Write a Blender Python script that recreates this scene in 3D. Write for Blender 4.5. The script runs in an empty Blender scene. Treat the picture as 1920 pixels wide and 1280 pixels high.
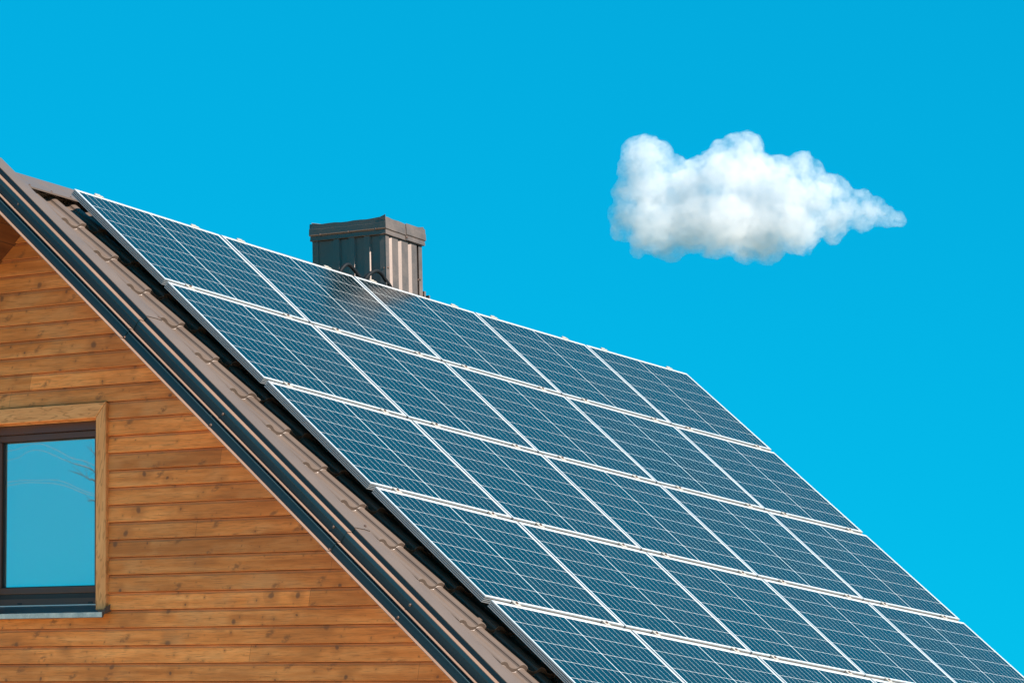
import bpy, bmesh, math, random
from mathutils import Vector, Matrix
random.seed(7)
S = bpy.context.scene
COL = S.collection
rad = math.radians

# ------------------------------------------------------------------ camera
ZO = 5.87                                   # height of the panel array's top edge above the ground
Rm = [[0.80388302, 0.59220626, 0.05535199],
      [-0.06282156, 0.17707907, -0.98218962],
      [-0.59146052, 0.78608826, 0.17955418]]
CAM = Vector((13.65320445, -13.70796881, -4.27338783 + ZO))
cd = bpy.data.cameras.new('camera')
cam = bpy.data.objects.new('camera', cd)
COL.objects.link(cam)
rx, ry, rz = Vector(Rm[0]), -Vector(Rm[1]), -Vector(Rm[2])
M = Matrix.Identity(4)
for i in range(3):
    M[i][0], M[i][1], M[i][2], M[i][3] = rx[i], ry[i], rz[i], CAM[i]
cam.matrix_world = M
cd.sensor_width = 36.0
cd.lens = 6140.17 / 1920 * 36
cd.clip_start = 0.1
cd.clip_end = 60000
S.camera = cam

# ------------------------------------------------------------------ light
SUN = Vector((0.75, -0.03, 0.66)).normalized()
sun_elev = math.asin(SUN.z)
sd = bpy.data.lights.new('sun', 'SUN')
sun = bpy.data.objects.new('sun', sd)
COL.objects.link(sun)
sun.rotation_euler = SUN.to_track_quat('Z', 'Y').to_euler()
sun.location = (30, 20, 40)
sd.energy = 5.0
sd.angle = rad(0.55)
sd.color = (1.0, 0.93, 0.85)

wd = bpy.data.worlds.new('World')
S.world = wd
wd.use_nodes = True
wn, wl = wd.node_tree.nodes, wd.node_tree.links
bg = wn['Background']
sky = wn.new('ShaderNodeTexSky')
sky.sky_type = 'NISHITA'
sky.sun_disc = False
sky.sun_elevation = sun_elev
sky.sun_rotation = math.atan2(SUN.x, SUN.y)
sky.altitude = 0
sky.air_density = 1.0
sky.dust_density = 0.0
sky.ozone_density = 10.0
tint = wn.new('ShaderNodeMix'); tint.data_type = 'RGBA'; tint.blend_type = 'MULTIPLY'
tint.inputs[0].default_value = 1.0
tint.inputs[7].default_value = (0.004, 1.31, 1.80, 1)
gam = wn.new('ShaderNodeGamma'); gam.inputs[1].default_value = 0.35
wl.new(sky.outputs[0], gam.inputs[0]); wl.new(gam.outputs[0], tint.inputs[6])
wl.new(tint.outputs[2], bg.inputs[0])
bg.inputs[1].default_value = 0.1

S.view_settings.view_transform = 'Standard'
S.view_settings.look = 'None'
S.view_settings.gamma = 1.0
S.view_settings.exposure = 1.25
S.cycles.use_denoising = True
S.cycles.max_bounces = 16
S.cycles.diffuse_bounces = 4
S.cycles.glossy_bounces = 4
S.cycles.volume_bounces = 14
S.cycles.caustics_reflective = False
S.cycles.caustics_refractive = False

# ------------------------------------------------------------------ frames of reference
A = 0.65648                                 # pitch of the panel slope
B = math.atan(0.975)                        # pitch of the far slope
SV = Vector((math.cos(A), 0, -math.sin(A)))
NV = Vector((math.sin(A), 0, math.cos(A)))
EY = Vector((0, 1, 0))
APEX = Vector((-0.36, 0, 0.10 + ZO))
SL = Vector((-math.cos(B), 0, -math.sin(B)))
NL = Vector((-math.sin(B), 0, math.cos(B)))
def RP(v, y, m):                            # near slope: v down the slope, y along the ridge, m outwards
    return SV * v + EY * y + NV * m + Vector((0, 0, ZO))
def LP(v, y, m):                            # far slope
    return APEX + SL * v + EY * y + NL * m
LEAN = -0.105

# ------------------------------------------------------------------ helpers
def link(o, parent=None):
    COL.objects.link(o)
    if parent: o.parent = parent
    return o
def mesh(name, verts, faces, mats, parent=None, smooth=False, midx=None):
    me = bpy.data.meshes.new(name)
    me.from_pydata([tuple(v) for v in verts], [], faces)
    for m in (mats if isinstance(mats, (list, tuple)) else [mats]): me.materials.append(m)
    if midx:
        for p, k in zip(me.polygons, midx): p.material_index = k
    if smooth:
        for p in me.polygons: p.use_smooth = True
    me.update()
    return link(bpy.data.objects.new(name, me), parent)
class MB:
    def __init__(s): s.v, s.f, s.k = [], [], []
    def quad(s, a, b, c, d, k=0):
        n = len(s.v); s.v += [a, b, c, d]; s.f.append((n, n+1, n+2, n+3)); s.k.append(k)
    def grid(s, rows, k=0):
        n = len(s.v); w = len(rows[0])
        for r in rows: s.v += list(r)
        for i in range(len(rows)-1):
            for j in range(w-1):
                s.f.append((n+i*w+j, n+i*w+j+1, n+(i+1)*w+j+1, n+(i+1)*w+j)); s.k.append(k)
    def box8(s, p, k=0):                    # p: 4 bottom (ccw), 4 top
        n = len(s.v); s.v += list(p)
        for f in ((3,2,1,0),(4,5,6,7),(0,1,5,4),(1,2,6,5),(2,3,7,6),(3,0,4,7)):
            s.f.append(tuple(n+i for i in f)); s.k.append(k)
    def box(s, x0, x1, y0, y1, z0, z1, k=0, T=lambda x, y, z: Vector((x, y, z))):
        s.box8([T(x0,y0,z0),T(x1,y0,z0),T(x1,y1,z0),T(x0,y1,z0),T(x0,y0,z1),T(x1,y0,z1),T(x1,y1,z1),T(x0,y1,z1)], k)
    def extrude(s, prof, P, v0, v1, k=0, close=False, n=1):
        pr = list(prof) + ([prof[0]] if close else [])
        rows = [[P(v0+(v1-v0)*i/n, y, m) for (y, m) in pr] for i in range(n+1)]
        s.grid(rows, k)
        if close:
            for v, rev in ((v0, False), (v1, True)):
                q = len(s.v); s.v += [P(v, y, m) for (y, m) in prof]
                f = tuple(range(q, q+len(prof))); s.f.append(f[::-1] if rev else f); s.k.append(k)
    def build(s, name, mats, parent=None, smooth=False, bevel=0, fix=True):
        o = mesh(name, s.v, s.f, mats, parent, smooth, s.k)
        if fix:
            bm = bmesh.new(); bm.from_mesh(o.data)
            bmesh.ops.remove_doubles(bm, verts=bm.verts, dist=1e-5)
            bmesh.ops.recalc_face_normals(bm, faces=bm.faces)
            bm.to_mesh(o.data); bm.free()
        if bevel:
            b = o.modifiers.new('bevel', 'BEVEL'); b.width = bevel; b.segments = 2; b.limit_method = 'ANGLE'
        return o
def empty(name, loc, label, cat, group=None, rot=None):
    o = bpy.data.objects.new(name, None); COL.objects.link(o)
    if rot is not None: o.matrix_world = Matrix.Translation(loc) @ rot.to_4x4()
    else: o.location = loc
    o.empty_display_size = 0.2
    tag(o, label, cat, group); return o
def tag(o, label=None, cat=None, group=None, kind=None):
    for k, v in (('label', label), ('category', cat), ('group', group), ('kind', kind)):
        if v: o[k] = v
def tube(pts, r, seg=10):
    b = MB(); rows = []
    for i, p in enumerate(pts):
        d = (pts[min(i+1, len(pts)-1)] - pts[max(i-1, 0)]).normalized()
        u = d.orthogonal().normalized() if i == 0 else (u - d*u.dot(d)).normalized()
        w = d.cross(u)
        rows.append([p + (u*math.cos(2*math.pi*k/seg) + w*math.sin(2*math.pi*k/seg))*(r(i) if callable(r) else r) for k in range(seg)])
    for r_ in rows: r_.append(r_[0])
    b.grid(rows)
    for r_ in (rows[0], rows[-1]):
        n = len(b.v); b.v += r_[:-1]; b.f.append(tuple(range(n, n+seg))); b.k.append(0)
    return b
def catmull(pts, n=6):
    out = []
    P = [pts[0]] + list(pts) + [pts[-1]]
    for i in range(1, len(P)-2):
        for k in range(n):
            t = k/n; a, b, c, d = P[i-1], P[i], P[i+1], P[i+2]
            out.append(0.5*((2*b) + (c-a)*t + (2*a-5*b+4*c-d)*t*t + (3*b-a-3*c+d)*t**3))
    out.append(P[-2]); return out

# ------------------------------------------------------------------ materials
class NT:
    def __init__(s, name):
        s.m = bpy.data.materials.new(name); s.m.use_nodes = True
        s.t = s.m.node_tree; s.b = s.t.nodes['Principled BSDF']
    def n(s, typ, **kw):
        o = s.t.nodes.new(typ)
        for k, v in kw.items(): setattr(o, k, v)
        return o
    def l(s, a, b): s.t.links.new(a, b)
    def set(s, sock, v):
        if isinstance(v, bpy.types.NodeSocket): s.l(v, sock)
        else: sock.default_value = v
    def math(s, op, a, b=None, c=None, clamp=False):
        o = s.n('ShaderNodeMath', operation=op); o.use_clamp = clamp
        s.set(o.inputs[0], a)
        if b is not None: s.set(o.inputs[1], b)
        if c is not None: s.set(o.inputs[2], c)
        return o.outputs[0]
    def xyz(s, v):
        o = s.n('ShaderNodeSeparateXYZ'); s.l(v, o.inputs[0]); return o.outputs
    def comb(s, x, y, z):
        o = s.n('ShaderNodeCombineXYZ')
        for i, v in enumerate((x, y, z)): s.set(o.inputs[i], v)
        return o.outputs[0]
    def noise(s, vec, scale, detail=3, rough=0.55, dim='3D', w=None):
        o = s.n('ShaderNodeTexNoise'); o.noise_dimensions = dim
        s.l(vec, o.inputs['Vector']); o.inputs['Scale'].default_value = scale
        o.inputs['Detail'].default_value = detail; o.inputs['Roughness'].default_value = rough
        return o.outputs['Fac']
    def ramp(s, f, stops, interp='LINEAR'):
        o = s.n('ShaderNodeValToRGB'); o.color_ramp.interpolation = interp
        e = o.color_ramp.elements
        while len(e) < len(stops): e.new(0.5)
        for el, (p, c) in zip(e, stops):
            el.position = p; el.color = c if len(c) == 4 else (*c, 1)
        s.set(o.inputs[0], f); return o.outputs[0]
    def smooth(s, x, a, b, va=0.0, vb=1.0):
        o = s.n('ShaderNodeMapRange'); o.interpolation_type = 'SMOOTHSTEP'
        s.set(o.inputs[0], x)
        for i, v in enumerate((a, b, va, vb)): o.inputs[i+1].default_value = v
        return o.outputs[0]
    def mix(s, f, a, b, mode='MIX'):
        o = s.n('ShaderNodeMix', data_type='RGBA', blend_type=mode)
        s.set(o.inputs[0], f)
        for i, v in ((6, a), (7, b)):
            if isinstance(v, bpy.types.NodeSocket): s.l(v, o.inputs[i])
            else: o.inputs[i].default_value = v if len(v) == 4 else (*v, 1)
        return o.outputs[2]
    def bump(s, h, strength, dist):
        o = s.n('ShaderNodeBump'); o.inputs['Strength'].default_value = strength
        o.inputs['Distance'].default_value = dist
        s.l(h, o.inputs['Height']); s.l(o.outputs[0], s.b.inputs['Normal'])
    def coord(s, k='Object'):
        return s.n('ShaderNodeTexCoord').outputs[k]
    def fin(s, col=None, rough=0.5, metal=0.0, spec=0.5):
        if col is not None: s.set(s.b.inputs['Base Color'], col if isinstance(col, bpy.types.NodeSocket) else (*col, 1))
        s.set(s.b.inputs['Roughness'], rough); s.set(s.b.inputs['Metallic'], metal)
        s.set(s.b.inputs['Specular IOR Level'], spec); return s.m

def mat_paint(name, col, rough=0.45, metal=0.0, var=0.12, scale=3.0, spec=0.5):
    t = NT(name); c = t.coord()
    f = t.noise(c, scale, 5, 0.6); g = t.noise(c, 90, 2, 0.5)
    k = t.math('ADD', t.math('MULTIPLY', f, 0.7), t.math('MULTIPLY', g, 0.3))
    lo = tuple(x*(1-var) for x in col); hi = tuple(min(1, x*(1+var)) for x in col)
    cc = t.ramp(k, [(0.3, lo), (0.7, hi)])
    r = t.smooth(f, 0.3, 0.7, rough*0.85, min(1, rough*1.2))
    t.bump(g, 0.08, 0.002)
    return t.fin(cc, r, metal, spec)

ROOFC = (0.102, 0.070, 0.053)
M_TILE = mat_paint('roof_metal', ROOFC, 0.42, 0.0, 0.10, 2.2)
M_EDGE = mat_paint('pale_step_edge', (0.20, 0.155, 0.13), 0.45, 0.1)  # paler strip along the tile step edges
M_VERGE_SHADE = mat_paint('verge_shade_tone', (0.010, 0.035, 0.047), 0.45, 0.35, 0.12, 1.6)  # shaded look of the verge sheets put into a dark colour
M_LIP_SUNLIT = mat_paint('lip_sunlit_tone', (0.18, 0.108, 0.075), 0.5, 0.0, 0.08, 2.0)  # sunlit look of the same sheet's lips put into a peach colour
M_CHIM = mat_paint('chimney_sheet', (0.168, 0.131, 0.113), 0.52, 0.86, 0.12, 4.0)
M_SCREW = mat_paint('screw_head', (0.20, 0.12, 0.09), 0.35, 0.6)
M_ALU = mat_paint('anodised_aluminium', (0.50, 0.52, 0.535), 0.30, 0.28, 0.05, 2.0)
M_CLAMP = mat_paint('clamp_aluminium', (0.40, 0.36, 0.31), 0.45, 0.25, 0.15, 8.0)
M_RAIL = mat_paint('rail_aluminium', (0.44, 0.38, 0.31), 0.5, 0.15, 0.12, 9.0)
M_PIPE = mat_paint('black_conduit', (0.004, 0.006, 0.008), 0.7, 0.0, 0.2, 6.0, 0.2)
M_FRAME = mat_paint('window_frame_brown', (0.080, 0.034, 0.022), 0.45, 0.0, 0.12, 4.0)
M_GASKET = mat_paint('window_gasket', (0.012, 0.012, 0.013), 0.6)
M_ZINC = mat_paint('sill_zinc', (0.13, 0.145, 0.15), 0.38, 0.6, 0.15, 5.0)
M_CABLE_W = mat_paint('sealant_bead', (0.62, 0.62, 0.60), 0.5)
M_SILLCAP = mat_paint('sill_end_cap', (0.09, 0.075, 0.07), 0.5)
M_UNDER = mat_paint('under_dark', (0.02, 0.02, 0.022), 0.8)

BP = 0.1011; BZ0 = -1.437 + ZO               # clapboard pitch and one lap line
def mat_wood():
    t = NT('clapboard_wood'); c = t.coord(); x, y, z = t.xyz(c)
    q = t.math('DIVIDE', t.math('SUBTRACT', BZ0, z), BP)
    bid = t.math('FLOOR', q); fr = t.math('SUBTRACT', q, bid)          # 0 top of a board, 1 bottom edge
    wn_ = t.n('ShaderNodeTexWhiteNoise'); wn_.noise_dimensions = '1D'; t.l(bid, wn_.inputs['W'])
    rnd = wn_.outputs['Value']
    shift = t.math('MULTIPLY', rnd, 37.0)
    # butt joints: each board line is made of lengths with their own tone
    xs = t.math('ADD', x, t.math('MULTIPLY', rnd, 3.7))
    seg = t.math('FLOOR', t.math('DIVIDE', xs, 4.7))
    segf = t.math('MULTIPLY', t.math('FRACT', t.math('DIVIDE', xs, 4.7)), 4.7)
    wn2 = t.n('ShaderNodeTexWhiteNoise'); wn2.noise_dimensions = '2D'; t.l(t.comb(bid, seg, 0.0), wn2.inputs['Vector'])
    r2 = wn2.outputs['Value']
    # slow, long colour streaks along the board
    lx = t.math('ADD', x, shift)
    v1 = t.comb(t.math('MULTIPLY', lx, 1.6), t.math('MULTIPLY', bid, 3.1), t.math('MULTIPLY', z, 22.0))
    st = t.noise(v1, 1.0, 5, 0.62)
    v2 = t.comb(t.math('MULTIPLY', lx, 9.0), t.math('MULTIPLY', bid, 5.7), t.math('MULTIPLY', z, 170.0))
    gr = t.noise(v2, 1.0, 4, 0.6)
    v3 = t.comb(t.math('MULTIPLY', lx, 3.0), t.math('MULTIPLY', bid, 1.7), t.math('MULTIPLY', z, 7.0))
    bl = t.noise(v3, 1.0, 3, 0.5)
    # saw marks: fine cross ribs, in patches
    saw = t.math('SINE', t.math('MULTIPLY', x, 2*math.pi/0.0085))
    patch = t.smooth(t.noise(v3, 1.3, 2, 0.5), 0.48, 0.66)
    sawf = t.math('MULTIPLY', saw, patch)
    # knots
    def knots(sc, off, ra, rb):
        kx = t.math('ADD', t.math('MULTIPLY', lx, sc), t.math('MULTIPLY', bid, 11.3+off))
        kz = t.math('ADD', t.math('MULTIPLY', t.math('MULTIPLY', fr, BP), sc), t.math('ADD', off, t.math('MULTIPLY', bid, 7.77)))
        wob = t.n('ShaderNodeTexNoise'); wob.inputs['Scale'].default_value = 2.2; t.l(t.comb(kx, kz, 0.0), wob.inputs['Vector'])
        add = t.n('ShaderNodeVectorMath', operation='MULTIPLY_ADD'); t.l(wob.outputs['Color'], add.inputs[0])
        add.inputs[1].default_value = (0.16, 0.16, 0); t.l(t.comb(kx, kz, 0.0), add.inputs[2])
        vo = t.n('ShaderNodeTexVoronoi'); vo.voronoi_dimensions = '2D'; vo.inputs['Scale'].default_value = 1.0
        vo.inputs['Randomness'].default_value = 1.0
        t.l(add.outputs[0], vo.inputs['Vector'])
        wn3 = t.n('ShaderNodeTexWhiteNoise'); wn3.noise_dimensions = '3D'; t.l(vo.outputs['Position'], wn3.inputs['Vector'])
        size = t.math('MULTIPLY_ADD', t.math('POWER', wn3.outputs['Value'], 2.0), 1.5, 0.22)
        d = t.math('DIVIDE', vo.outputs['Distance'], size)
        core = t.smooth(d, ra, rb, 1.0, 0.0)
        halo = t.smooth(d, rb, rb*3.4, 1.0, 0.0)
        return core, halo
    k1, h1 = knots(4.4, 0.0, 0.026, 0.072)
    k2, h2 = knots(9.0, 4.3, 0.020, 0.055)
    base = t.ramp(st, [(0.28, (0.53, 0.150, 0.027)), (0.48, (0.76, 0.245, 0.054)), (0.72, (0.90, 0.355, 0.105))])
    tone = t.math('MULTIPLY_ADD', r2, 0.50, 0.71)
    base = t.mix(1.0, base, t.comb(tone, tone, tone), 'MULTIPLY')
    base = t.mix(t.smooth(bl, 0.52, 0.72, 0, 0.45), base, (0.74, 0.33, 0.115))
    base = t.mix(t.smooth(bl, 0.28, 0.42, 0.5, 0.0), base, (0.52, 0.17, 0.035))
    base = t.mix(t.smooth(gr, 0.48, 0.70, 0, 0.6), base, (0.34, 0.12, 0.035))
    base = t.mix(t.math('MULTIPLY', t.math('MULTIPLY_ADD', sawf, 0.5, 0.5), t.math('MULTIPLY', patch, 0.30)), base, (0.38, 0.15, 0.05))
    base = t.mix(t.math('MULTIPLY', h1, 0.42), base, (0.42, 0.13, 0.03))
    base = t.mix(t.math('MULTIPLY', h2, 0.25), base, (0.42, 0.14, 0.035))
    base = t.mix(t.math('MULTIPLY', k1, 0.72), base, (0.115, 0.055, 0.032))
    wet = t.noise(t.comb(t.math('MULTIPLY', x, 1.1), t.math('MULTIPLY', bid, 0.35), t.math('MULTIPLY', z, 1.6)), 1.0, 4, 0.6)
    base = t.mix(t.smooth(wet, 0.50, 0.66, 0.0, 0.40), base, (0.42, 0.125, 0.026))
    base = t.mix(t.smooth(wet, 0.30, 0.42, 0.30, 0.0), base, (0.80, 0.38, 0.15))
    base = t.mix(t.math('MULTIPLY', k2, 0.4), base, (0.13, 0.06, 0.033))
    # branches cut lengthwise leave upright brown smears
    sx = t.math('ADD', t.math('MULTIPLY', lx, 3.1), t.math('MULTIPLY', t.math('MULTIPLY', fr, BP), 2.2))
    sm = t.n('ShaderNodeTexVoronoi'); sm.voronoi_dimensions = '2D'; sm.inputs['Scale'].default_value = 1.0
    wob2 = t.noise(t.comb(t.math('MULTIPLY', lx, 30.0), bid, t.math('MULTIPLY', z, 60.0)), 1.0, 3, 0.6)
    t.l(t.comb(t.math('ADD', sx, t.math('MULTIPLY', wob2, 0.06)), t.math('ADD', t.math('MULTIPLY', fr, 0.34), t.math('MULTIPLY', bid, 5.37)), 0.0), sm.inputs['Vector'])
    smear = t.math('MULTIPLY', t.smooth(sm.outputs['Distance'], 0.035, 0.12, 1.0, 0.0), t.smooth(wob2, 0.35, 0.6))
    base = t.mix(t.math('MULTIPLY', smear, 0.7), base, (0.21, 0.08, 0.03))
    # shade below each lap put into the colour, greyer along the rebate
    base = t.mix(t.smooth(fr, 0.17, 0.21, 0.42, 0.0), base, (0.36, 0.155, 0.075))
    joint = t.smooth(segf, 0.0015, 0.003, 0.6, 0.0)
    base = t.mix(joint, base, (0.08, 0.035, 0.015))
    h = t.math('ADD', t.math('MULTIPLY', gr, 0.5), t.math('MULTIPLY', sawf, 0.15))
    t.bump(h, 0.25, 0.004)
    return t.fin(base, 0.62, 0.0, 0.3)
M_WOOD = mat_wood()
def mat_trim(name, axis):
    t = NT(name); c = t.coord(); x, y, z = t.xyz(c)
    a, b = (x, z) if axis == 'x' else (z, x)
    v = t.comb(t.math('MULTIPLY', a, 1.3), 0.0, t.math('MULTIPLY', b, 9.0))
    wob = t.noise(v, 1.6, 3, 0.5)
    w = t.math('SINE', t.math('MULTIPLY', wob, 62.0))
    ring = t.smooth(w, 0.55, 1.0)
    f = t.noise(t.comb(t.math('MULTIPLY', a, 14.0), 0.0, t.math('MULTIPLY', b, 260.0)), 1.0, 3, 0.6)
    base = t.ramp(t.noise(v, 3.0, 4, 0.6), [(0.3, (0.66, 0.265, 0.085)), (0.7, (0.80, 0.38, 0.145))])
    base = t.mix(t.math('MULTIPLY', ring, 0.55), base, (0.36, 0.14, 0.04))
    base = t.mix(t.smooth(f, 0.5, 0.75, 0, 0.35), base, (0.36, 0.18, 0.07))
    t.bump(f, 0.15, 0.002)
    return t.fin(base, 0.55, 0.0, 0.3)
M_TRIMX = mat_trim('trim_wood_level', 'x'); M_TRIMZ = mat_trim('trim_wood_upright', 'z')
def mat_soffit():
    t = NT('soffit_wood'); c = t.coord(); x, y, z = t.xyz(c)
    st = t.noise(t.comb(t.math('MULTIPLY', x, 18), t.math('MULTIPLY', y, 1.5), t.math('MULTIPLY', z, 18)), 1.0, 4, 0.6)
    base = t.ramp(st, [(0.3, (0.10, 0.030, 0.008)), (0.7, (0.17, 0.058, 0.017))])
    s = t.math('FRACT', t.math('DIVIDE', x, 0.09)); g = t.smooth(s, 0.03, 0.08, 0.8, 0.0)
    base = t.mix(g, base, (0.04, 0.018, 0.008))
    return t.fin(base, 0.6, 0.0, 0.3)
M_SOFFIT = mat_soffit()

PW, PH, GU, GV = 1.3122, 1.0, 0.01839, 0.03425
def mat_cells():
    t = NT('solar_cells_under_glass'); c = t.coord(); x, y, z = t.xyz(c)
    ax = t.math('ABSOLUTE', x)
    bus = 0.0029; pu = (PW/2-0.018-bus)/10
    uu = t.math('DIVIDE', t.math('SUBTRACT', ax, bus), pu)
    fu = t.math('FRACT', uu)
    eu = t.math('MULTIPLY', t.math('MINIMUM', fu, t.math('SUBTRACT', 1.0, fu)), pu)
    hv = PH/2-0.017; pv = 2*hv/6
    vv = t.math('DIVIDE', t.math('ADD', y, hv), pv)
    fv = t.math('FRACT', vv)
    ev = t.math('MULTIPLY', t.math('MINIMUM', fv, t.math('SUBTRACT', 1.0, fv)), pv)
    lu = t.math('LESS_THAN', eu, 0.0010)
    lv = t.math('LESS_THAN', ev, 0.0012)
    dia = t.math('LESS_THAN', t.math('ADD', t.math('MULTIPLY', eu, 0.75), ev), 0.0034)
    lb = t.math('LESS_THAN', ax, bus)
    ox = t.math('GREATER_THAN', ax, PW/2-0.018); oy = t.math('GREATER_THAN', t.math('ABSOLUTE', y), hv)
    line = lu
    for q in (lv, dia, lb, ox, oy): line = t.math('MAXIMUM', line, q)
    cid = t.comb(t.math('FLOOR', uu), t.math('FLOOR', vv), t.math('SIGN', x))
    oi = t.n('ShaderNodeObjectInfo')
    add = t.n('ShaderNodeVectorMath', operation='ADD'); t.l(cid, add.inputs[0])
    t.l(t.comb(t.math('MULTIPLY', oi.outputs['Random'], 91.0), 0.0, 0.0), add.inputs[1])
    wn_ = t.n('ShaderNodeTexWhiteNoise'); t.l(add.outputs[0], wn_.inputs['Vector'])
    cell = t.ramp(wn_.outputs['Value'], [(0.0, (0.0002, 0.0050, 0.0075)), (1.0, (0.0004, 0.0085, 0.0120))])
    fb = t.math('FRACT', t.math('MULTIPLY', vv, 9.0))
    rib = t.math('LESS_THAN', t.math('ABSOLUTE', t.math('SUBTRACT', fb, 0.5)), 0.045)
    cell = t.mix(t.math('MULTIPLY', rib, 0.12), cell, (0.10, 0.16, 0.20))
    minor = t.math('MAXIMUM', lu, lv); minor = t.math('MULTIPLY', minor, 0.80)
    for q, wgt in ((dia, 0.95), (lb, 0.75), (ox, 0.9), (oy, 0.9)): minor = t.math('MAXIMUM', minor, t.math('MULTIPLY', q, wgt))
    col = t.mix(minor, cell, (0.62, 0.62, 0.60))
    dust = t.noise(c, 2.3, 5, 0.65)
    col = t.mix(t.smooth(dust, 0.35, 0.8, 0.0, 0.006), col, (0.5, 0.47, 0.42))
    t.fin(col, t.smooth(dust, 0.3, 0.75, 0.18, 0.26), 0.0, 0.5)
    t.b.inputs['IOR'].default_value = 1.5
    return t.m
M_CELL = mat_cells()
def mat_glass():
    t = NT('mirror_coated_window_glass'); c = t.coord()
    n = t.noise(c, 1.1, 2, 0.5)
    t.bump(n, 0.10, 0.02)
    return t.fin((0.62, 0.70, 0.66), 0.012, 0.88, 0.5)
M_GLASS = mat_glass()
def mat_ground():
    t = NT('pale_bounce_ground'); c = t.coord()  # unseen pale ground by the house, coloured and sized to bounce light onto the wall
    a = t.noise(c, 0.15, 5, 0.6); b = t.noise(c, 14, 4, 0.7)
    base = t.ramp(a, [(0.35, (0.58, 0.44, 0.29)), (0.7, (0.70, 0.55, 0.38))])
    base = t.mix(t.smooth(b, 0.35, 0.7, 0.35, 0.0), base, (0.26, 0.20, 0.15))
    ln = t.n('ShaderNodeVectorMath', operation='LENGTH'); off = t.n('ShaderNodeVectorMath', operation='ADD'); t.l(c, off.inputs[0]); off.inputs[1].default_value = (-1.0, 5.0, 0)
    t.l(off.outputs[0], ln.inputs[0])
    far = t.smooth(t.math('ADD', ln.outputs['Value'], t.math('MULTIPLY', t.noise(c, 0.3, 3), 4.0)), 19, 22)
    base = t.mix(far, base, t.ramp(a, [(0.3, (0.035, 0.055, 0.02)), (0.7, (0.09, 0.095, 0.04))]))
    t.bump(b, 0.4, 0.03)
    return t.fin(base, 0.9, 0.0, 0.2)

# ------------------------------------------------------------------ ground
g = MB(); GS = 30000; g.quad(Vector((-GS,-GS,0)), Vector((GS,-GS,0)), Vector((GS,GS,0)), Vector((-GS,GS,0)))
tag(g.build('ground', mat_ground()), kind='structure')

# ------------------------------------------------------------------ the house
house = empty('house', Vector((0, 0, 0)), 'timber clad house with brown metal tile roof and boxed chimney', 'house')
XR, XL = 4.06, -3.85                         # outer faces of the long walls
YW = -0.10                                   # face of the gable wall
EAVE = 5.75                                  # length of the near slope
Y1 = 6.78                                    # far end of the roof
HUN = -0.262                                 # underside of the near slope
def right_x(z): return (-(z - ZO) - (-HUN-0.03)/math.cos(A)) / math.tan(A)
def left_x(z):
    p0 = LP(0, 0, -0.30); return p0.x - (p0.z - z)/math.tan(B)
# window opening in leaned coordinates
WZ = -2.5 + ZO
def WX(xb, z): return xb + LEAN*(z - WZ)
OPX0, OPX1, OPZ0, OPZ1 = -0.40, 0.575, -2.53 + ZO, -1.40 + ZO

# gable wall of lapped boards with a window opening
def clap(name, y0, sgn, with_win):
    b = MB(); z = BZ0 - 50*BP
    ks = range(-16, 46)
    for k in ks:
        zt = BZ0 - k*BP; zb = zt - BP
        if zb < 0.25: continue
        prof = [(zt+0.010, -0.016), (zt-0.0032, -0.016), (zt-0.0034, 0.0035), (zt-0.0180, 0.0075), (zt-0.0198, 0.0096), (zb+0.0008, 0.0165), (zb, 0.0155), (zb, -0.016)]
        for (za, da), (zc, dc) in zip(prof, prof[1:]):
            def lim(zz): return max(left_x(zz), XL+0.005), min(right_x(zz), XR-0.005)
            la, ra = lim(za); lc, rc = lim(zc)
            if ra - la < 0.02: continue
            segs = [((la, lc), (ra, rc))]
            if with_win and OPZ0 < (za+zc)/2 < OPZ1:
                segs = [((la, lc), (WX(OPX0, za), WX(OPX0, zc))), ((WX(OPX1, za), WX(OPX1, zc)), (ra, rc))]
            for (l0, l1), (r0, r1) in segs:
                b.quad(Vector((l0, y0+sgn*(-da), za)), Vector((r0, y0+sgn*(-da), za)), Vector((r1, y0+sgn*(-dc), zc)), Vector((l1, y0+sgn*(-dc), zc)))
    return b.build(name, M_WOOD, house, fix=False)
w = clap('wall', YW, 1, True); w['label'] = 'gable wall of orange brown lapped boards'
clap('wall', 6.5, -1, False)
b = MB()
b.box(XR-0.2, XR, YW+0.02, 6.48, 0.0, right_x(0)*0 + 2.62)
b.build('wall', M_WOOD, house)
b = MB(); b.box(XL, XL+0.2, YW+0.02, 6.48, 0.0, 2.72); b.build('wall', M_WOOD, house)
b = MB(); b.box(XL+0.01, XR-0.01, YW+0.016, 6.49, 0.0, 0.27); b.build('plinth', mat_paint('plinth_render', (0.32, 0.31, 0.29), 0.85), house)

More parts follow.
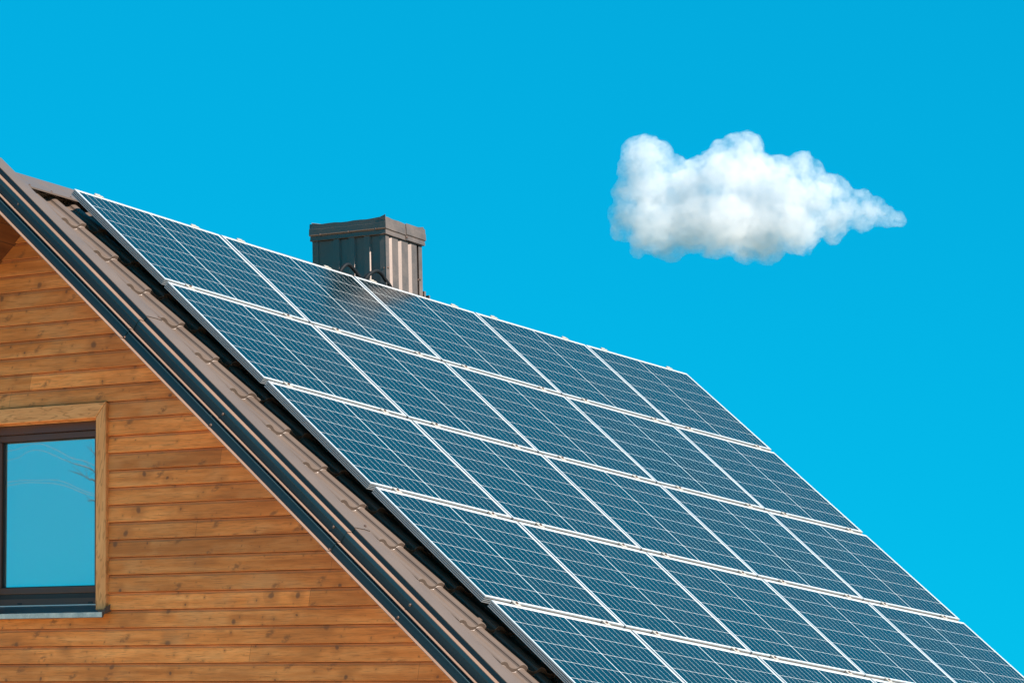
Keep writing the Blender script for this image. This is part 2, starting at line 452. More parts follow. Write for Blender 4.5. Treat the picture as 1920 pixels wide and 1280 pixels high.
# tile sheets --------------------------------------------------------------
WT = [0, .04, .09, .14, .20, .27, .34, .41, .47, .53, .60, .68, .77, .86, .93, .975, .998]
WHt = [0, 6, 9.5, 11.5, 12, 10, 6, 0, -6.5, -11.5, -15.5, -18.5, -20, -19, -16, -12, -5]
PITCH, BASE = 0.3605, -0.137
def tile_sheet(P, v0, voff, ncourse, y0, y1, name, parent, phase):
    ys = []
    k = math.floor((y0-phase)/0.165)
    while phase + k*0.165 < y1:
        for tt, hh in zip(WT, WHt):
            y = phase + (k+tt)*0.165
            if y0 <= y <= y1: ys.append((y, hh/1000))
        k += 1
    b = MB()
    for c in range(ncourse):
        vt = max(v0, voff + (c-1)*PITCH); vb = voff + c*PITCH
        ft = (vt - (voff+(c-1)*PITCH))/PITCH
        jit = random.uniform(-0.0012, 0.0012)
        rows = [[P(vt, y, BASE+h+0.024*ft) for y, h in ys], [P(vb-0.012, y, BASE+h+0.0240+jit) for y, h in ys], [P(vb, y, BASE+h+0.0243+jit) for y, h in ys]]
        b.grid(rows, 0)
        b.grid([[P(vb, y, BASE+h+0.0243+jit) for y, h in ys], [P(vb+0.0010, y, BASE+h+0.0212+jit) for y, h in ys]], 1)
        b.grid([[P(vb+0.0010, y, BASE+h+0.0212+jit) for y, h in ys], [P(vb+0.0035, y, BASE+h+0.0016) for y, h in ys]], 0)
        b.grid([[P(vb+0.0035, y, BASE+h+0.0016) for y, h in ys], [P(vb+0.006, y, BASE+h+0.0002) for y, h in ys]], 1)
    return b.build(name, [M_TILE, M_EDGE], parent, smooth=False, fix=False)
roof = tile_sheet(RP, -0.24, -0.126, 17, -0.405, Y1-0.02, 'roof', house, -0.214)
roof['label'] = 'near roof slope of stepped brown metal tiles'
def LPm(v, y, m): return LP(v, y, m + 0.115)
roof2 = tile_sheet(LPm, 0.02, 0.25, 14, -0.405, Y1-0.02, 'roof', house, -0.241)
# timber deck and soffit under both slopes
b = MB()
b.box8([RP(-0.19,-0.40,HUN), RP(EAVE,-0.40,HUN), RP(EAVE,Y1-0.04,HUN), RP(-0.19,Y1-0.04,HUN),
        RP(-0.30,-0.40,-0.172), RP(EAVE,-0.40,-0.172), RP(EAVE,Y1-0.04,-0.172), RP(-0.30,Y1-0.04,-0.172)])
b.build('soffit', M_SOFFIT, house)
b = MB()
b.box8([LP(4.75,-0.40,-0.315), LP(0.13,-0.40,-0.315), LP(0.13,Y1-0.04,-0.315), LP(4.75,Y1-0.04,-0.315),
        LP(4.75,-0.40,-0.05), LP(0.03,-0.40,-0.05), LP(0.03,Y1-0.04,-0.05), LP(4.75,Y1-0.04,-0.05)])
b.build('soffit', M_SOFFIT, house)

b = MB(); b.quad(RP(-0.32,-0.40,-0.164), RP(EAVE,-0.40,-0.164), RP(EAVE,Y1-0.04,-0.164), RP(-0.32,Y1-0.04,-0.164)); b.build('underlay', M_UNDER, roof, fix=False)
# ridge cap
b = MB()
e0 = RP(-0.068, 0, -0.090); c0 = Vector((-0.335, 0, 0.096+ZO)); c1 = Vector((-0.365, 0, 0.104+ZO)); c2 = Vector((-0.40, 0, 0.098+ZO)); l0 = LP(0.24, 0, 0.032)
e1 = RP(-0.064, 0, -0.097)
def sect(y):
    wob = 0.0015*math.sin(y*3.1)
    return [p + EY*y + Vector((0, 0, wob)) for p in (e1, e0, c0, c1, c2, l0)]
b.grid([sect(-0.30 + 7.07*i/40) for i in range(41)])
cap = b.build('ridge_cap', M_TILE, roof, fix=False)
so = cap.modifiers.new('solid', 'SOLIDIFY'); so.thickness = 0.002
def screw(p, nrm, r, parent, mat=M_SCREW):
    b = MB(); nrm = nrm.normalized(); u = nrm.orthogonal().normalized(); w = nrm.cross(u)
    rows = [[p + (u*math.cos(k*math.pi/4)+w*math.sin(k*math.pi/4))*r*q + nrm*h for k in range(9)] for q, h in ((1.5, 0), (1.5, .0015), (1.0, .002), (0.9, r*0.9), (0.01, r*1.0))]
    b.grid(rows); return b.build('screw', mat, parent, smooth=False)
capn = Vector((0.47, 0, 0.88))
for y in (-0.245, -0.06, 0.105, 5.9):
    screw(e0 + (c0-e0)*0.10 + EY*y, capn, 0.006, roof)

# verge: flashing strip, two stepped sheets, shade coloured into faces, sunlight into folded lips ----------
JO = [-0.36, 1.37, 3.41, EAVE+0.02]
def verge(P, joints, mirror=False):
    for i in range(3):
        v0, v1 = joints[i], joints[i+1] + (0.05 if i < 2 else 0)
        o = 0.004*(2-i)
        q = lambda L: [(y - o, m + o) for y, m in L]
        b = MB(); b.extrude(q([(-0.284, -0.112), (-0.292, -0.088), (-0.34, -0.084), (-0.418, -0.085), (-0.4205, -0.087), (-0.4205, -0.091), (-0.400, -0.093)]), P, v0, v1, n=12)
        f = b.build('verge_flashing', M_TILE, house, fix=False)
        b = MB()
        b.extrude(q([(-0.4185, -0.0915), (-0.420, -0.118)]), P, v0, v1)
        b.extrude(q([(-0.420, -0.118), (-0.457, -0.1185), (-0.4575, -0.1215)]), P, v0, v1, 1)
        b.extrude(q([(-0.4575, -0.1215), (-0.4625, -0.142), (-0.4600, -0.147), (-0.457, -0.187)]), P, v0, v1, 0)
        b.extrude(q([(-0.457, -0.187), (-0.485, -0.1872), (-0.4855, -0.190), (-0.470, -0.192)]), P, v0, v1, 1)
        up = b.build('verge_trim', [M_VERGE_SHADE, M_LIP_SUNLIT], house, fix=False)
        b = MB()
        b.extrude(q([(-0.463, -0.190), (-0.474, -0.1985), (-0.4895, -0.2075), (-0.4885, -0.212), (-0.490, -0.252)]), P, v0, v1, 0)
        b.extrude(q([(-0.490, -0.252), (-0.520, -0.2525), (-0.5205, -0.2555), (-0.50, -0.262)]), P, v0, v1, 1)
        lo = b.build('verge_trim', [M_VERGE_SHADE, M_LIP_SUNLIT], house, fix=False)
        if mirror: continue
        if i == 0:
            screw(P(0.13, -0.4665, -0.146), -EY, 0.006, up); screw(P(0.58, -0.4565, -0.186), -EY, 0.007, up)
        if i == 1:
            screw(P(2.31, -0.4665, -0.150), -EY, 0.006, up); screw(P(3.37, -0.4665, -0.150), -EY, 0.006, up)
            screw(P(1.42, -0.493, -0.240), -EY, 0.007, lo); screw(P(2.30, -0.493, -0.236), -EY, 0.007, lo); screw(P(2.26, -0.483, -0.203), -EY, 0.006, lo)
            screw(P(1.39, -0.305, -0.080), NV, 0.006, f)
        if i == 2:
            screw(P(4.06, -0.4640, -0.150), -EY, 0.006, up); screw(P(4.06, -0.491, -0.236), -EY, 0.006, lo)
            screw(P(3.45, -0.491, -0.246), -EY, 0.008, lo); screw(P(3.42, -0.302, -0.080), NV, 0.006, f)
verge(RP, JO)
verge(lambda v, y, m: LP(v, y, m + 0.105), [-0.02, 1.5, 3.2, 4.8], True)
# plain boxed far verge
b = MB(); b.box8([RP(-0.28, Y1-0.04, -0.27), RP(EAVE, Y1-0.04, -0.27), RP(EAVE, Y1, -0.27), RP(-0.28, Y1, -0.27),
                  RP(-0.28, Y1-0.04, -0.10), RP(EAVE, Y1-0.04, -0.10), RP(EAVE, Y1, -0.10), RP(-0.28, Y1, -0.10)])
b.build('verge_trim', M_VERGE_SHADE, house)

# chimney -----------------------------------------------------------------
CX, CY, CZ = -0.06, 3.051, 0.21 + ZO
CWA, CWB = 0.64, 0.40
def CH(a, bb, z):                            # a: from the right face leftwards, bb: from the front face backwards
    return Vector((CX - a + LEAN*(z - CZ), CY + bb, z))
chim_b = MB()
zb_, zt_ = -0.75 + ZO, 0.485 + ZO
def corr(pts, place, zs):
    chim_b.grid([[place(s, d, z) for (s, d) in pts] for z in zs])
zs = [zb_, zt_-0.06]
front = [(0.0, 0.002), (0.046, -0.005), (0.048, 0.003), (0.094, 0.003)]
s0 = 0.094
while s0 < 0.45:
    front += [(s0+0.030, 0.003), (s0+0.038, -0.010), (s0+0.085, -0.010), (s0+0.096, 0.003), (s0+0.134, 0.003)]; s0 += 0.134
front += [(CWA-0.055, 0.0), (CWA-0.053, -0.004), (CWA, -0.004)]
front = sorted([q for q in front if q[0] <= CWA], key=lambda q: q[0])
corr(front, lambda s, d, z: CH(s, d, z), zs)
side = [(0.0, 0.0), (0.038, 0.0), (0.040, 0.009), (0.048, 0.009), (0.069, 0.0), (0.136, 0.0), (0.138, 0.010), (0.146, 0.010), (0.173, 0.0),
        (0.245, 0.0), (0.247, 0.010), (0.255, 0.010), (0.283, 0.0), (0.342, 0.0), (0.344, 0.035), (0.363, 0.035), (0.365, 0.002), (CWB, 0.0)]
corr(side, lambda s, d, z: CH(d, s, z), zs)
corr([(0, 0), (CWA, 0)], lambda s, d, z: CH(s, CWB, z), zs)
corr([(0, 0), (CWB, 0)], lambda s, d, z: CH(CWA, s, z), zs)
chim = chim_b.build('chimney', M_CHIM, house, fix=False)
chim['label'] = 'boxed chimney clad in dark brown ribbed sheet metal'
# cap: folded sheet wrapped round the top
cz = 0.362 + ZO
prof = [(0.003, 0.0), (0.013, 0.003), (0.011, 0.034), (0.018, 0.041), (0.017, 0.085), (0.015, 0.088), (0.014, 0.122)]
def ring(d, h, jit):
    out = []
    cs = [(-d, -d), (CWA+d, -d), (CWA+d, CWB+d), (-d, CWB+d)]
    N = 12
    for i in range(4):
        (a0, b0), (a1, b1) = cs[i], cs[(i+1) % 4]
        for k in range(N):
            f_ = k/N; sag = -0.006*math.sin(math.pi*f_)*jit
            out.append(CH(a0+(a1-a0)*f_, b0+(b1-b0)*f_, cz + h + sag + 0.0025*jit*math.sin(i*2.3+k*1.7)))
    out.append(out[0]); return out
b = MB(); rings = [ring(d, h, 0.25+0.75*h/0.122) for d, h in prof]
b.grid(rings)
top = ring(0.006, 0.113, 1); b.grid([rings[-1], ring(0.010, 0.121, 1), top])
n0 = len(b.v); b.v += top[:-1]; b.f.append(tuple(range(n0, n0+48))); b.k.append(0)
ccap = b.build('chimney_cap', M_CHIM, chim, fix=False)
b = MB()                                     # overlapping second length on the right face, and the bent-up corner tips
b.grid([[CH(-d-0.004, q, cz+h+0.002-(0.004 if h > 0.1 else 0)) for q in (0.205, 0.30, CWB+d+0.004)] for d, h in prof[1:]])
b.build('cap_overlap', M_CHIM, chim, fix=False)
for tip in ([[CH(-0.015, -0.015, cz+0.10), CH(0.05, -0.015, cz+0.115)], [CH(-0.015, -0.014, cz+0.137), CH(0.035, -0.014, cz+0.1215)]],
            [[CH(-0.016, CWB-0.05, cz+0.115), CH(-0.016, CWB+0.015, cz+0.10)], [CH(-0.016, CWB-0.06, cz+0.120), CH(-0.016, CWB+0.002, cz+0.134)]],
            [[CH(CWA-0.02, -0.02, cz+0.118), CH(CWA+0.015, CWB*0.5, cz+0.118)], [CH(CWA+0.0, -0.015, cz+0.130), CH(CWA-0.17, CWB*0.4, cz+0.128)]]):
    b = MB(); b.grid(tip); o = b.build('cap_corner', M_CHIM, chim, fix=False)
    so = o.modifiers.new('solid', 'SOLIDIFY'); so.thickness = 0.002
b = MB()                                     # thin folded beads on the cap, their glint put into the warm lip colour
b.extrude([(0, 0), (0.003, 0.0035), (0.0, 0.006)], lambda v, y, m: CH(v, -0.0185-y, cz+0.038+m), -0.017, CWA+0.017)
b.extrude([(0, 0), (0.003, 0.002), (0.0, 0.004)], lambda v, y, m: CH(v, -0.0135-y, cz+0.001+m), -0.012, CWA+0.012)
b.build('cap_bead', M_LIP_SUNLIT, chim, fix=False)
for a_ in (0.07, 0.31, 0.56): screw(CH(a_, -0.021, cz+0.040), -EY, 0.006, chim)
screw(CH(-0.018, 0.215, cz+0.022), Vector((1, 0, 0)), 0.006, chim)
for a_, z_ in ((0.02, 0.13), (0.155, 0.10), (0.44, 0.31)): screw(CH(a_, -0.001, z_+ZO), -EY, 0.0055, chim)
for s_, z_ in ((0.022, 0.135), (0.352, 0.115), (0.372, 0.122)): screw(CH(-0.001, s_, z_+ZO), Vector((1, 0, 0)), 0.0055, chim)
for x0, x1, y0, y1, z1 in ((-0.03, CWA+0.03, -0.04, -0.03, 0.02), (-0.03, CWA+0.03, CWB+0.03, CWB+0.04, 0.02), (-0.012, 0.10, CWB+0.001, CWB+0.018, 0.045)):
    b = MB(); b.box(x0, x1, y0, y1, -0.3, z1, T=lambda x, y, z: CH(x, y, z+ZO)); b.build('chimney_flashing', M_CHIM, chim)   # foot flashing

# window ------------------------------------------------------------------
win = bpy.data.objects.new('window', None); link(win, house); win.location = (0.1, YW, WZ)
win['label'] = 'gable window with brown frame and oak surround'
bpy.context.view_layer.update()
WI = Matrix.Translation(-Vector((0.1, YW, WZ)))
def wbuild(b, name, mat, bevel=0):
    o = b.build(name, mat, None, bevel=bevel); o.data.transform(WI); o.parent = win; return o
def WP(x, y, z): return Vector((WX(x, z+ZO), y, z+ZO))
TO, TI, TZ1, TZI, TZB = 0.648, 0.566, -1.341, -1.430, -2.549      # trim outer, inner, top, inner top, bottom
LO, LI = -0.447, -0.373
yf, yb = -0.135, -0.08
def miter(b, p): b.box8([WP(x, yb, z) for x, z in p] + [WP(x, yf, z) for x, z in p])
b = MB(); miter(b, [(LI, TZI), (TI, TZI), (TO-0.0015, TZ1), (LO+0.0015, TZ1)]); wbuild(b, 'trim_board', M_TRIMX, 0.004)
b = MB(); miter(b, [(TI+0.001, TZI-0.0015), (TI+0.001, TZB), (TO, TZB), (TO, TZ1-0.0015)]); wbuild(b, 'trim_board', M_TRIMZ, 0.006)
b = MB(); miter(b, [(LO, TZ1-0.0015), (LO, TZB), (LI-0.001, TZB), (LI-0.001, TZI-0.0015)]); wbuild(b, 'trim_board', M_TRIMZ, 0.006)
# reveal boards between the trim and the frame
b = MB()
b.box(-0.41, 0.59, yb, 0.02, -1.432, -1.405, T=WP); b.box(0.567, 0.60, yb, 0.02, -2.52, -1.433, T=WP); b.box(-0.42, -0.374, yb, 0.02, -2.52, -1.433, T=WP)
wbuild(b, 'reveal', M_TRIMX)
def frame_ring(x0, x1, z0, z1, w, ya, yb2, name, mat, steps, wz=None):
    b = MB(); wz = wz or w
    b.box(x0, x1, ya, yb2, z1-wz, z1, T=WP); b.box(x0, x1, ya, yb2, z0, z0+wz, T=WP)
    b.box(x0, x0+w, ya, yb2, z0+wz, z1-wz, T=WP); b.box(x1-w, x1, ya, yb2, z0+wz, z1-wz, T=WP)
    return wbuild(b, name, mat, steps)
frame_ring(-0.373, 0.566, -2.520, -1.4325, 0.052, -0.058, 0.015, 'frame', M_FRAME, 0.004)
frame_ring(-0.322, 0.515, -2.440, -1.4840, 0.040, -0.048, 0.010, 'sash', M_FRAME, 0.007)
frame_ring(-0.283, 0.476, -2.401, -1.5230, 0.008, -0.034, 0.0, 'gasket', M_GASKET, 0)
b = MB(); b.box(-0.37, 0.565, -0.053, 0.01, -2.468, -2.441, T=WP); wbuild(b, 'gasket', M_GASKET)
for xx in (-0.13, 0.44):
    b = MB(); b.box(xx, xx+0.035, -0.0605, -0.05, -2.501, -2.491, T=WP); wbuild(b, 'drain_cap', M_GASKET)
b = MB(); b.quad(WP(-0.276, -0.022, -2.394), WP(0.469, -0.022, -2.394), WP(0.469, -0.022, -1.530), WP(-0.276, -0.022, -1.530)); wbuild(b, 'glass_pane', M_GLASS)
b = MB()
prof = [(-0.060, -2.507), (-0.070, -2.514), (-0.170, -2.566), (-0.178, -2.567), (-0.179, -2.597), (-0.172, -2.599), (-0.165, -2.580), (-0.06, -2.535)]
def SP(v, y, m): return WP(v, y, m)
b.extrude(prof, SP, -0.46, 0.664, close=True, n=10); wbuild(b, 'sill', M_ZINC)
b = MB(); b.box(-0.459, 0.663, -0.1812, -0.1795, -2.5965, -2.5685, T=WP); wbuild(b, 'sill_lip', mat_paint('sill_lip_zinc', (0.50, 0.50, 0.47), 0.45, 0.35, 0.35, 14.0))
b = MB(); b.box(-0.372, 0.565, -0.068, -0.0605, -2.5125, -2.5065, T=WP); wbuild(b, 'sill_bead', M_CABLE_W)
b = MB(); b.box8([WP(x, y, z) for x, y, z in ((0.6645, -0.165, -2.575), (0.667, -0.165, -2.575), (0.667, -0.098, -2.545), (0.6645, -0.098, -2.545),
                                              (0.6645, -0.165, -2.545), (0.667, -0.165, -2.545), (0.667, -0.098, -2.508), (0.6645, -0.098, -2.508))])
wbuild(b, 'sill_end', M_SILLCAP)
b = MB(); b.quad(WP(-0.4, 0.03, -2.54), WP(0.6, 0.03, -2.54), WP(0.6, 0.03, -1.39), WP(-0.4, 0.03, -1.39)); wbuild(b, 'backing', M_UNDER)

# ------------------------------------------------------------------ solar panels
def panel_meshes():
    # local: X along the ridge, Y up the slope, Z outwards, origin on the underside at the centre
    hw, hh, T = PW/2, PH/2, 0.040
    b = MB()
    prof = [(0.010, 0.0), (0.0, 0.0), (0.0, 0.006), (0.004, 0.0062), (0.004, 0.0098), (0.0, 0.010), (0.0, 0.016), (0.004, 0.0162), (0.004, 0.0198), (0.0, 0.020), (0.0, 0.0265), (0.004, 0.0267), (0.004, 0.0303), (0.0, 0.0305),
            (0.0, T-0.001), (0.001, T), (0.0105, T), (0.0110, T-0.0015), (0.0110, 0.030)]
    rows = []
    for ins, z in prof:
        rows.append([Vector((sx*(hw-ins), sy*(hh-ins), z)) for sx, sy in ((-1,-1), (1,-1), (1,1), (-1,1), (-1,-1))])
    for ra, rb, (ia, _), (ib, _) in zip(rows, rows[1:], prof, prof[1:]):
        b.grid([ra, rb], 1 if 0.002 < max(ia, ib) < 0.006 else 0)
    fo = b.build('frame', [M_ALU, M_UNDER], fix=False)
    b = MB(); z = T-0.0022; b.quad(*[Vector((sx*(hw-0.0108), sy*(hh-0.0108), z)) for sx, sy in ((-1,-1), (1,-1), (1,1), (-1,1))])
    go = b.build('glass', M_CELL, fix=False)
    b = MB(); z = 0.030; b.quad(*[Vector((sx*(hw-0.0108), sy*(hh-0.0108), z)) for sx, sy in ((-1,1), (1,1), (1,-1), (-1,-1))])
    bo = b.build('backsheet', M_UNDER, fix=False)
    b = MB(); b.box(-hw-GU/2+0.0005, hw+GU/2-0.0005, hh-0.006, hh+GV+0.006, -0.022, -0.001)
    b.box(-hw-GU/2+0.0005, hw+GU/2-0.0005, hh+0.004, hh+GV-0.003, -0.001, 0.012); ro = b.build('rail', M_RAIL)
    # mid clamp: plate across the gap with a bolt; origin at the panel's upper edge, frame-top level
    b = MB()
    b.box(-0.026, 0.026, -0.007, 0.041, 0.0006, 0.0030); b.box(-0.026, 0.026, 0.004, 0.030, -0.026, 0.0006)
    co = b.build('clamp', M_CLAMP, bevel=0.0008)
    b = MB(); rows = [[Vector((q*math.cos(k*math.pi/3), 0.017+q*math.sin(k*math.pi/3), h)) for k in range(7)] for q, h in ((0.0085, 0.004), (0.0085, 0.010), (0.005, 0.0102), (0.005, 0.006), (0.001, 0.006))]
    b.grid(rows); xo = b.build('bolt', M_SCREW, fix=False)
    # end clamp for the top row: stepped block outside the edge
    b = MB(); b.box(-0.036, 0.036, -0.008, 0.012, 0.0006, 0.0040); b.box(-0.036, 0.036, 0.0008, 0.006, -0.035, 0.0006); b.box(-0.028, 0.014, 0.0065, 0.018, -0.035, 0.0062)
    eo = b.build('clamp', M_CLAMP, bevel=0.001)
    for o in (fo, go, bo, ro, co, xo, eo): COL.objects.unlink(o)
    return fo, go, bo, ro, co, xo, eo
fo, go, bo, ro, co, xo, eo = panel_meshes()
def child(src, parent, loc=(0, 0, 0), rz=0.0):
    o = src.copy(); COL.objects.link(o); o.parent = parent; o.location = loc; o.rotation_euler = (0, 0, rz); return o
CB = [0.0019, -0.0549, 0.0096, 0.0796, -0.0498, -0.0033]
CU = [0.002, 0.0292, -0.0538, -0.0223, -0.011, 0.0647]
def poly(c, u, v): return c[0]+c[1]*u+c[2]*v+c[3]*u*u+c[4]*u*v+c[5]*v*v
ROWN = ['top row', 'second row down', 'middle row', 'fourth row down', 'bottom row']
COLN = ['leftmost, nearest the brown verge', 'second from the left', 'middle one of five', 'second from the right', 'rightmost, against the blue sky']
XTRA = {(0, 0): 'solar panel at the upper left corner of the array, beside the ridge cap',
        (0, 1): 'solar panel of the top row, second from left, left of the chimney foot',
        (0, 2): 'solar panel of the top row directly below the chimney, reflecting its foot',
        (0, 3): 'solar panel of the top row, first one right of the chimney',
        (0, 4): 'solar panel at the upper right corner of the array, beneath the cloud',
        (4, 0): 'lowest solar panel at the left edge, cut off by the bottom of the photo'}
for r in range(5):
    for c in range(5):
        if (r, c) == (4, 4): continue
        uc = c*(PW+GU) + PW/2; vc = r*(PH+GV) + PH/2
        un, vn = uc/6.6, vc/4.1
        dn = poly(CB, un, vn); du = poly(CU, un, vn)
        gu_ = (CB[1] + 2*CB[3]*un + CB[4]*vn)/6.6; gv_ = (CB[2] + CB[4]*un + 2*CB[5]*vn)/4.1
        X = (EY + NV*gu_).normalized(); Yv = (-SV - NV*gv_).normalized()
        Z = X.cross(Yv).normalized(); Yv = Z.cross(X)
        rot = Matrix((X, Yv, Z)).transposed()
        loc = RP(vc, uc + du, dn) - Z*0.040
        lab = XTRA.get((r, c), 'solar panel in the %s, %s' % (ROWN[r], COLN[c]))
        p = empty('solar_panel', loc, lab, 'solar panel', 'solar panels on the roof', rot)
        child(fo, p); child(go, p); child(bo, p)
        if r:
            k = child(ro, p, (0.040 if c == 0 else 0, 0, 0)); k.scale.x = 0.935 if c == 0 else 1.0
        for lu in (0.215 + random.uniform(-.03, .05), 1.085 + random.uniform(-.03, .03)):
            if r == 0: child(eo, p, (lu-PW/2, PH/2, 0.040))
            else:
                k = child(co, p, (lu-PW/2, PH/2, 0.040)); child(xo, k)
for o in (fo, go, bo, ro, co, xo, eo): bpy.data.objects.remove(o)

# ------------------------------------------------------------------ cable conduits at the chimney foot
for pts, lab in (([(-0.06, 2.50, -0.16), (-0.03, 2.53, -0.03), (-0.02, 2.565, 0.034), (-0.02, 2.612, 0.062), (-0.02, 2.661, 0.049), (-0.02, 2.735, 0.004), (-0.03, 2.80, -0.06), (-0.05, 2.84, -0.17)],
                  'black cable conduit arching over the panel edge, left of the two by the chimney'),
                 ([(-0.06, 2.77, -0.16), (-0.03, 2.80, -0.02), (-0.02, 2.838, 0.038), (-0.02, 2.905, 0.076), (-0.02, 2.962, 0.072), (-0.02, 3.015, 0.036), (-0.02, 3.074, -0.004), (-0.04, 3.13, -0.07), (-0.06, 3.16, -0.17)],
                  'black cable conduit arching in front of the chimney corner, right of the two')):
    P_ = catmull([Vector(q) + Vector((0, 0, ZO)) for q in pts], 10)
    o = tube(P_, lambda i: 0.0128 + 0.0007*(i % 2), 12).build('cable_conduit', M_PIPE, smooth=True)
    tag(o, lab, 'conduit', 'cable conduits by the chimney')

# ------------------------------------------------------------------ what the window pane mirrors: overhead cables and a bare tree across the yard
M_CABLE = mat_paint('overhead_cable', (0.34, 0.19, 0.13), 0.7)
M_BARK = mat_paint('bark', (0.075, 0.055, 0.045), 0.85, 0.0, 0.3, 9.0)
for pts in ([(-24, -11.0, 6.2), (-15.6, -13.55, 6.93), (-14.55, -13.86, 7.05), (-14.21, -13.97, 7.11), (-13.95, -14.06, 7.07), (-13.43, -14.25, 6.84), (-12.4, -14.6, 6.5), (-4, -17.0, 6.0)],
            [(-24, -11.0, 6.1), (-15.6, -13.56, 6.80), (-14.55, -13.87, 6.93), (-14.17, -13.99, 7.03), (-13.85, -14.10, 6.96), (-13.43, -14.25, 6.78), (-12.4, -14.6, 6.4), (-4, -17.0, 5.9)],
            [(-24, -11.0, 6.3), (-15.6, -13.57, 6.56), (-14.53, -13.89, 6.65), (-14.03, -14.06, 6.67), (-13.75, -14.15, 6.63), (-13.42, -14.27, 6.53), (-12.4, -14.6, 6.3), (-4, -17.0, 5.8)],
            [(-24, -11.0, 6.2), (-15.6, -13.57, 6.52), (-14.53, -13.89, 6.61), (-14.11, -14.03, 6.635), (-13.75, -14.15, 6.595), (-13.42, -14.27, 6.505), (-12.4, -14.6, 6.27), (-4, -17.0, 5.7)]):
    o = tube(catmull([Vector(q) for q in pts], 8), 0.0019, 6).build('overhead_cable', M_CABLE, smooth=True)
    tag(o, 'thin pale overhead cable mirrored as a wavy line in the window pane', 'cable', 'overhead cables mirrored in the window')
tree = empty('bare_tree', Vector((-12.35, -14.72, 0)), 'bare leafless tree whose twigs are mirrored at the right side of the window', 'tree')
T0 = Vector((-12.35, -14.72, 0))
def tb(name, pts, r0, r1):
    P_ = catmull([Vector(q)-T0 for q in pts], 6); n = len(P_)
    return tube(P_, lambda i: r0+(r1-r0)*i/(n-1), 8).build(name, M_BARK, tree, smooth=True)
tb('trunk', [(-12.35, -14.72, -0.05), (-12.33, -14.70, 1.5), (-12.42, -14.68, 3.4), (-12.36, -14.66, 5.2), (-12.48, -14.62, 6.6), (-12.40, -14.60, 8.0)], 0.15, 0.03)
rt = random.Random(5)
for pts in ([(-12.38, -14.64, 5.6), (-12.70, -14.50, 6.2), (-13.11, -14.37, 6.53), (-13.43, -14.25, 6.77), (-13.62, -14.18, 6.85), (-13.79, -14.12, 6.95)],
            [(-12.44, -14.62, 6.2), (-12.9, -14.42, 6.55), (-13.29, -14.29, 6.85), (-13.44, -14.24, 6.98), (-13.52, -14.20, 7.05), (-13.61, -14.17, 7.12)],
            [(-12.38, -14.64, 5.7), (-12.95, -14.42, 6.45), (-13.43, -14.26, 6.68), (-13.53, -14.22, 6.70), (-13.63, -14.19, 6.75), (-13.77, -14.13, 6.81)],
            [(-12.36, -14.66, 5.3), (-12.95, -14.44, 6.25), (-13.42, -14.28, 6.44), (-13.50, -14.25, 6.44), (-13.55, -14.23, 6.47)],
            [(-12.38, -14.64, 5.8), (-12.0, -14.5, 6.6), (-11.6, -14.3, 7.3)], [(-12.40, -14.66, 4.6), (-11.8, -14.9, 5.6), (-11.3, -15.1, 6.4)], [(-12.44, -14.62, 6.4), (-12.2, -14.9, 7.4), (-12.0, -15.1, 8.1)]):
    tb('branch', pts, 0.016, 0.0012)
    for q in range(3):
        a_ = Vector(pts[-2]).lerp(Vector(pts[-3]), rt.random()); e_ = a_ + Vector((-rt.uniform(.08, .22), rt.uniform(-.05, .05), rt.uniform(-.10, .16)))
        tb('twig', [a_, a_.lerp(e_, .5)+Vector((0, 0, .015)), e_], 0.0028, 0.001)

# ------------------------------------------------------------------ the cloud: a real, far and large volume
CD = 3000.0
R0, R1, R2 = Vector(Rm[0]), Vector(Rm[1]), Vector(Rm[2])
cpx = (1420, 372); F = 6140.17
def cpt(px, py, dz=0.0):
    d = R0*((px-960)/F) + R1*((py-640)/F) + R2
    return CAM + d*(CD+dz)
mpp = CD/F
circ = [(280,240,125),(370,240,88),(230,330,105),(180,450,92),(170,600,95),(145,690,62),(330,430,165),(330,630,185),(430,755,112),(540,420,165),(560,600,210),(600,300,72),(480,270,45),
        (750,340,165),(745,205,68),(890,200,108),(830,170,70),(900,360,185),(760,620,215),(950,620,225),(1020,770,108),(1080,340,112),(1230,290,86),(1130,480,185),(1290,335,72),(1200,650,165),
        (1330,480,130),(1400,410,78),(1465,435,52),(1400,620,112),(1490,570,100),(1590,510,70),(1650,570,82),(1600,610,74),(1725,600,52),(1800,612,46),(700,765,92),(880,780,90),(1240,765,64),(240,790,40),(1410,700,60)]
cc = cpt(*cpx)
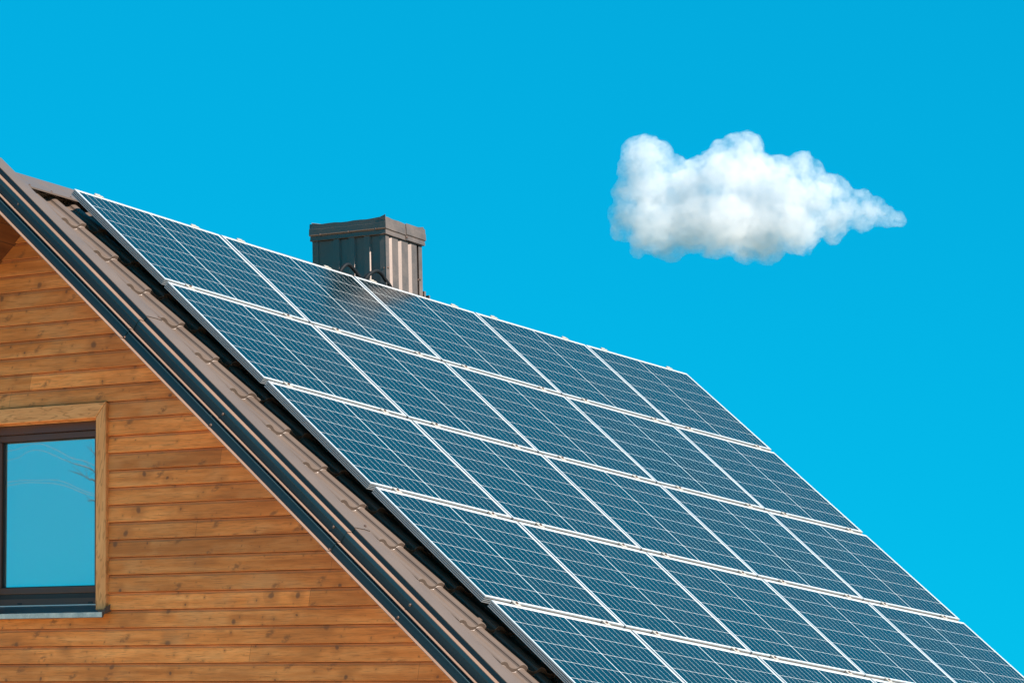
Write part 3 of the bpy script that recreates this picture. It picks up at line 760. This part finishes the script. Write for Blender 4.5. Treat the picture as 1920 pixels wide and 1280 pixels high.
def cloud_mesh(name, seed, k, lumps, disp, vox, soft=10):
    rng = random.Random(seed); bm = bmesh.new()
    for cx_, cy_, r_ in circ:
        px, py = 1120+cx_/3.2, 220+cy_/3.2
        r = r_/3.2*mpp
        thin = 1.0 if cx_ < 1350 else 0.6
        cen = cpt(px, py, rng.uniform(-0.5, 0.5)*r*thin) - cc
        rr = max(r*k[0] + k[1], 2.5)
        bmesh.ops.create_icosphere(bm, subdivisions=3, radius=rr, matrix=Matrix.Translation(cen))
        for q in range(lumps):                # smaller billows breaking the round outline
            th, ph = rng.uniform(0, 6.283), rng.uniform(-1, 1)
            d = Vector((math.cos(th)*math.sqrt(1-ph*ph), math.sin(th)*math.sqrt(1-ph*ph), ph))
            bmesh.ops.create_icosphere(bm, subdivisions=2, radius=rr*rng.uniform(0.22, 0.36), matrix=Matrix.Translation(cen + d*rr*0.80))
    me = bpy.data.meshes.new(name); bm.to_mesh(me); bm.free()
    o = link(bpy.data.objects.new(name, me))
    rm = o.modifiers.new('union', 'REMESH'); rm.mode = 'VOXEL'; rm.voxel_size = vox
    sm_ = o.modifiers.new('soften', 'SMOOTH'); sm_.factor = 0.5; sm_.iterations = soft
    for sz, st in disp:
        tx = bpy.data.textures.new('billow', 'CLOUDS'); tx.noise_scale = sz; tx.noise_depth = 2
        dm = o.modifiers.new('billow', 'DISPLACE'); dm.texture = tx; dm.strength = st; dm.mid_level = 0.5; dm.texture_coords = 'LOCAL'
    return o
cloud = cloud_mesh('cloud', 3, (1.0, 1.5), 3, ((26, 7.0), (11, 5.0), (5, 3.2), (2.6, 1.6)), 1.5)
cloud.location = cc
core = cloud_mesh('cloud_core', 3, (0.97, -6.0), 3, ((26, 9.0), (11, 6.0), (5, 3.0)), 1.5, 45)
core.parent = cloud
def vapour(name, dens, wisp):
    t = NT(name); t.t.nodes.remove(t.b)
    pv = t.n('ShaderNodeVolumePrincipled')
    pv.inputs['Color'].default_value = (0.90, 0.90, 0.91, 1)
    pv.inputs['Anisotropy'].default_value = 0.1
    if wisp:
        c = t.coord('Object')
        f = t.noise(c, 0.095, 8, 0.74)
        t.l(t.math('MULTIPLY', t.smooth(f, 0.37, 0.60), dens), pv.inputs['Density'])
    else: pv.inputs['Density'].default_value = dens
    out = [n for n in t.t.nodes if n.type == 'OUTPUT_MATERIAL'][0]
    t.l(pv.outputs[0], out.inputs['Volume'])
    t.m.cycles.volume_step_rate = 0.15
    return t.m
cloud.data.materials.append(vapour('cloud_veil', 0.040, True))
core.data.materials.append(vapour('cloud_vapour', 0.024, False))
tag(cloud, 'single white puffy cloud with a tapering right end in the blue sky', 'cloud')
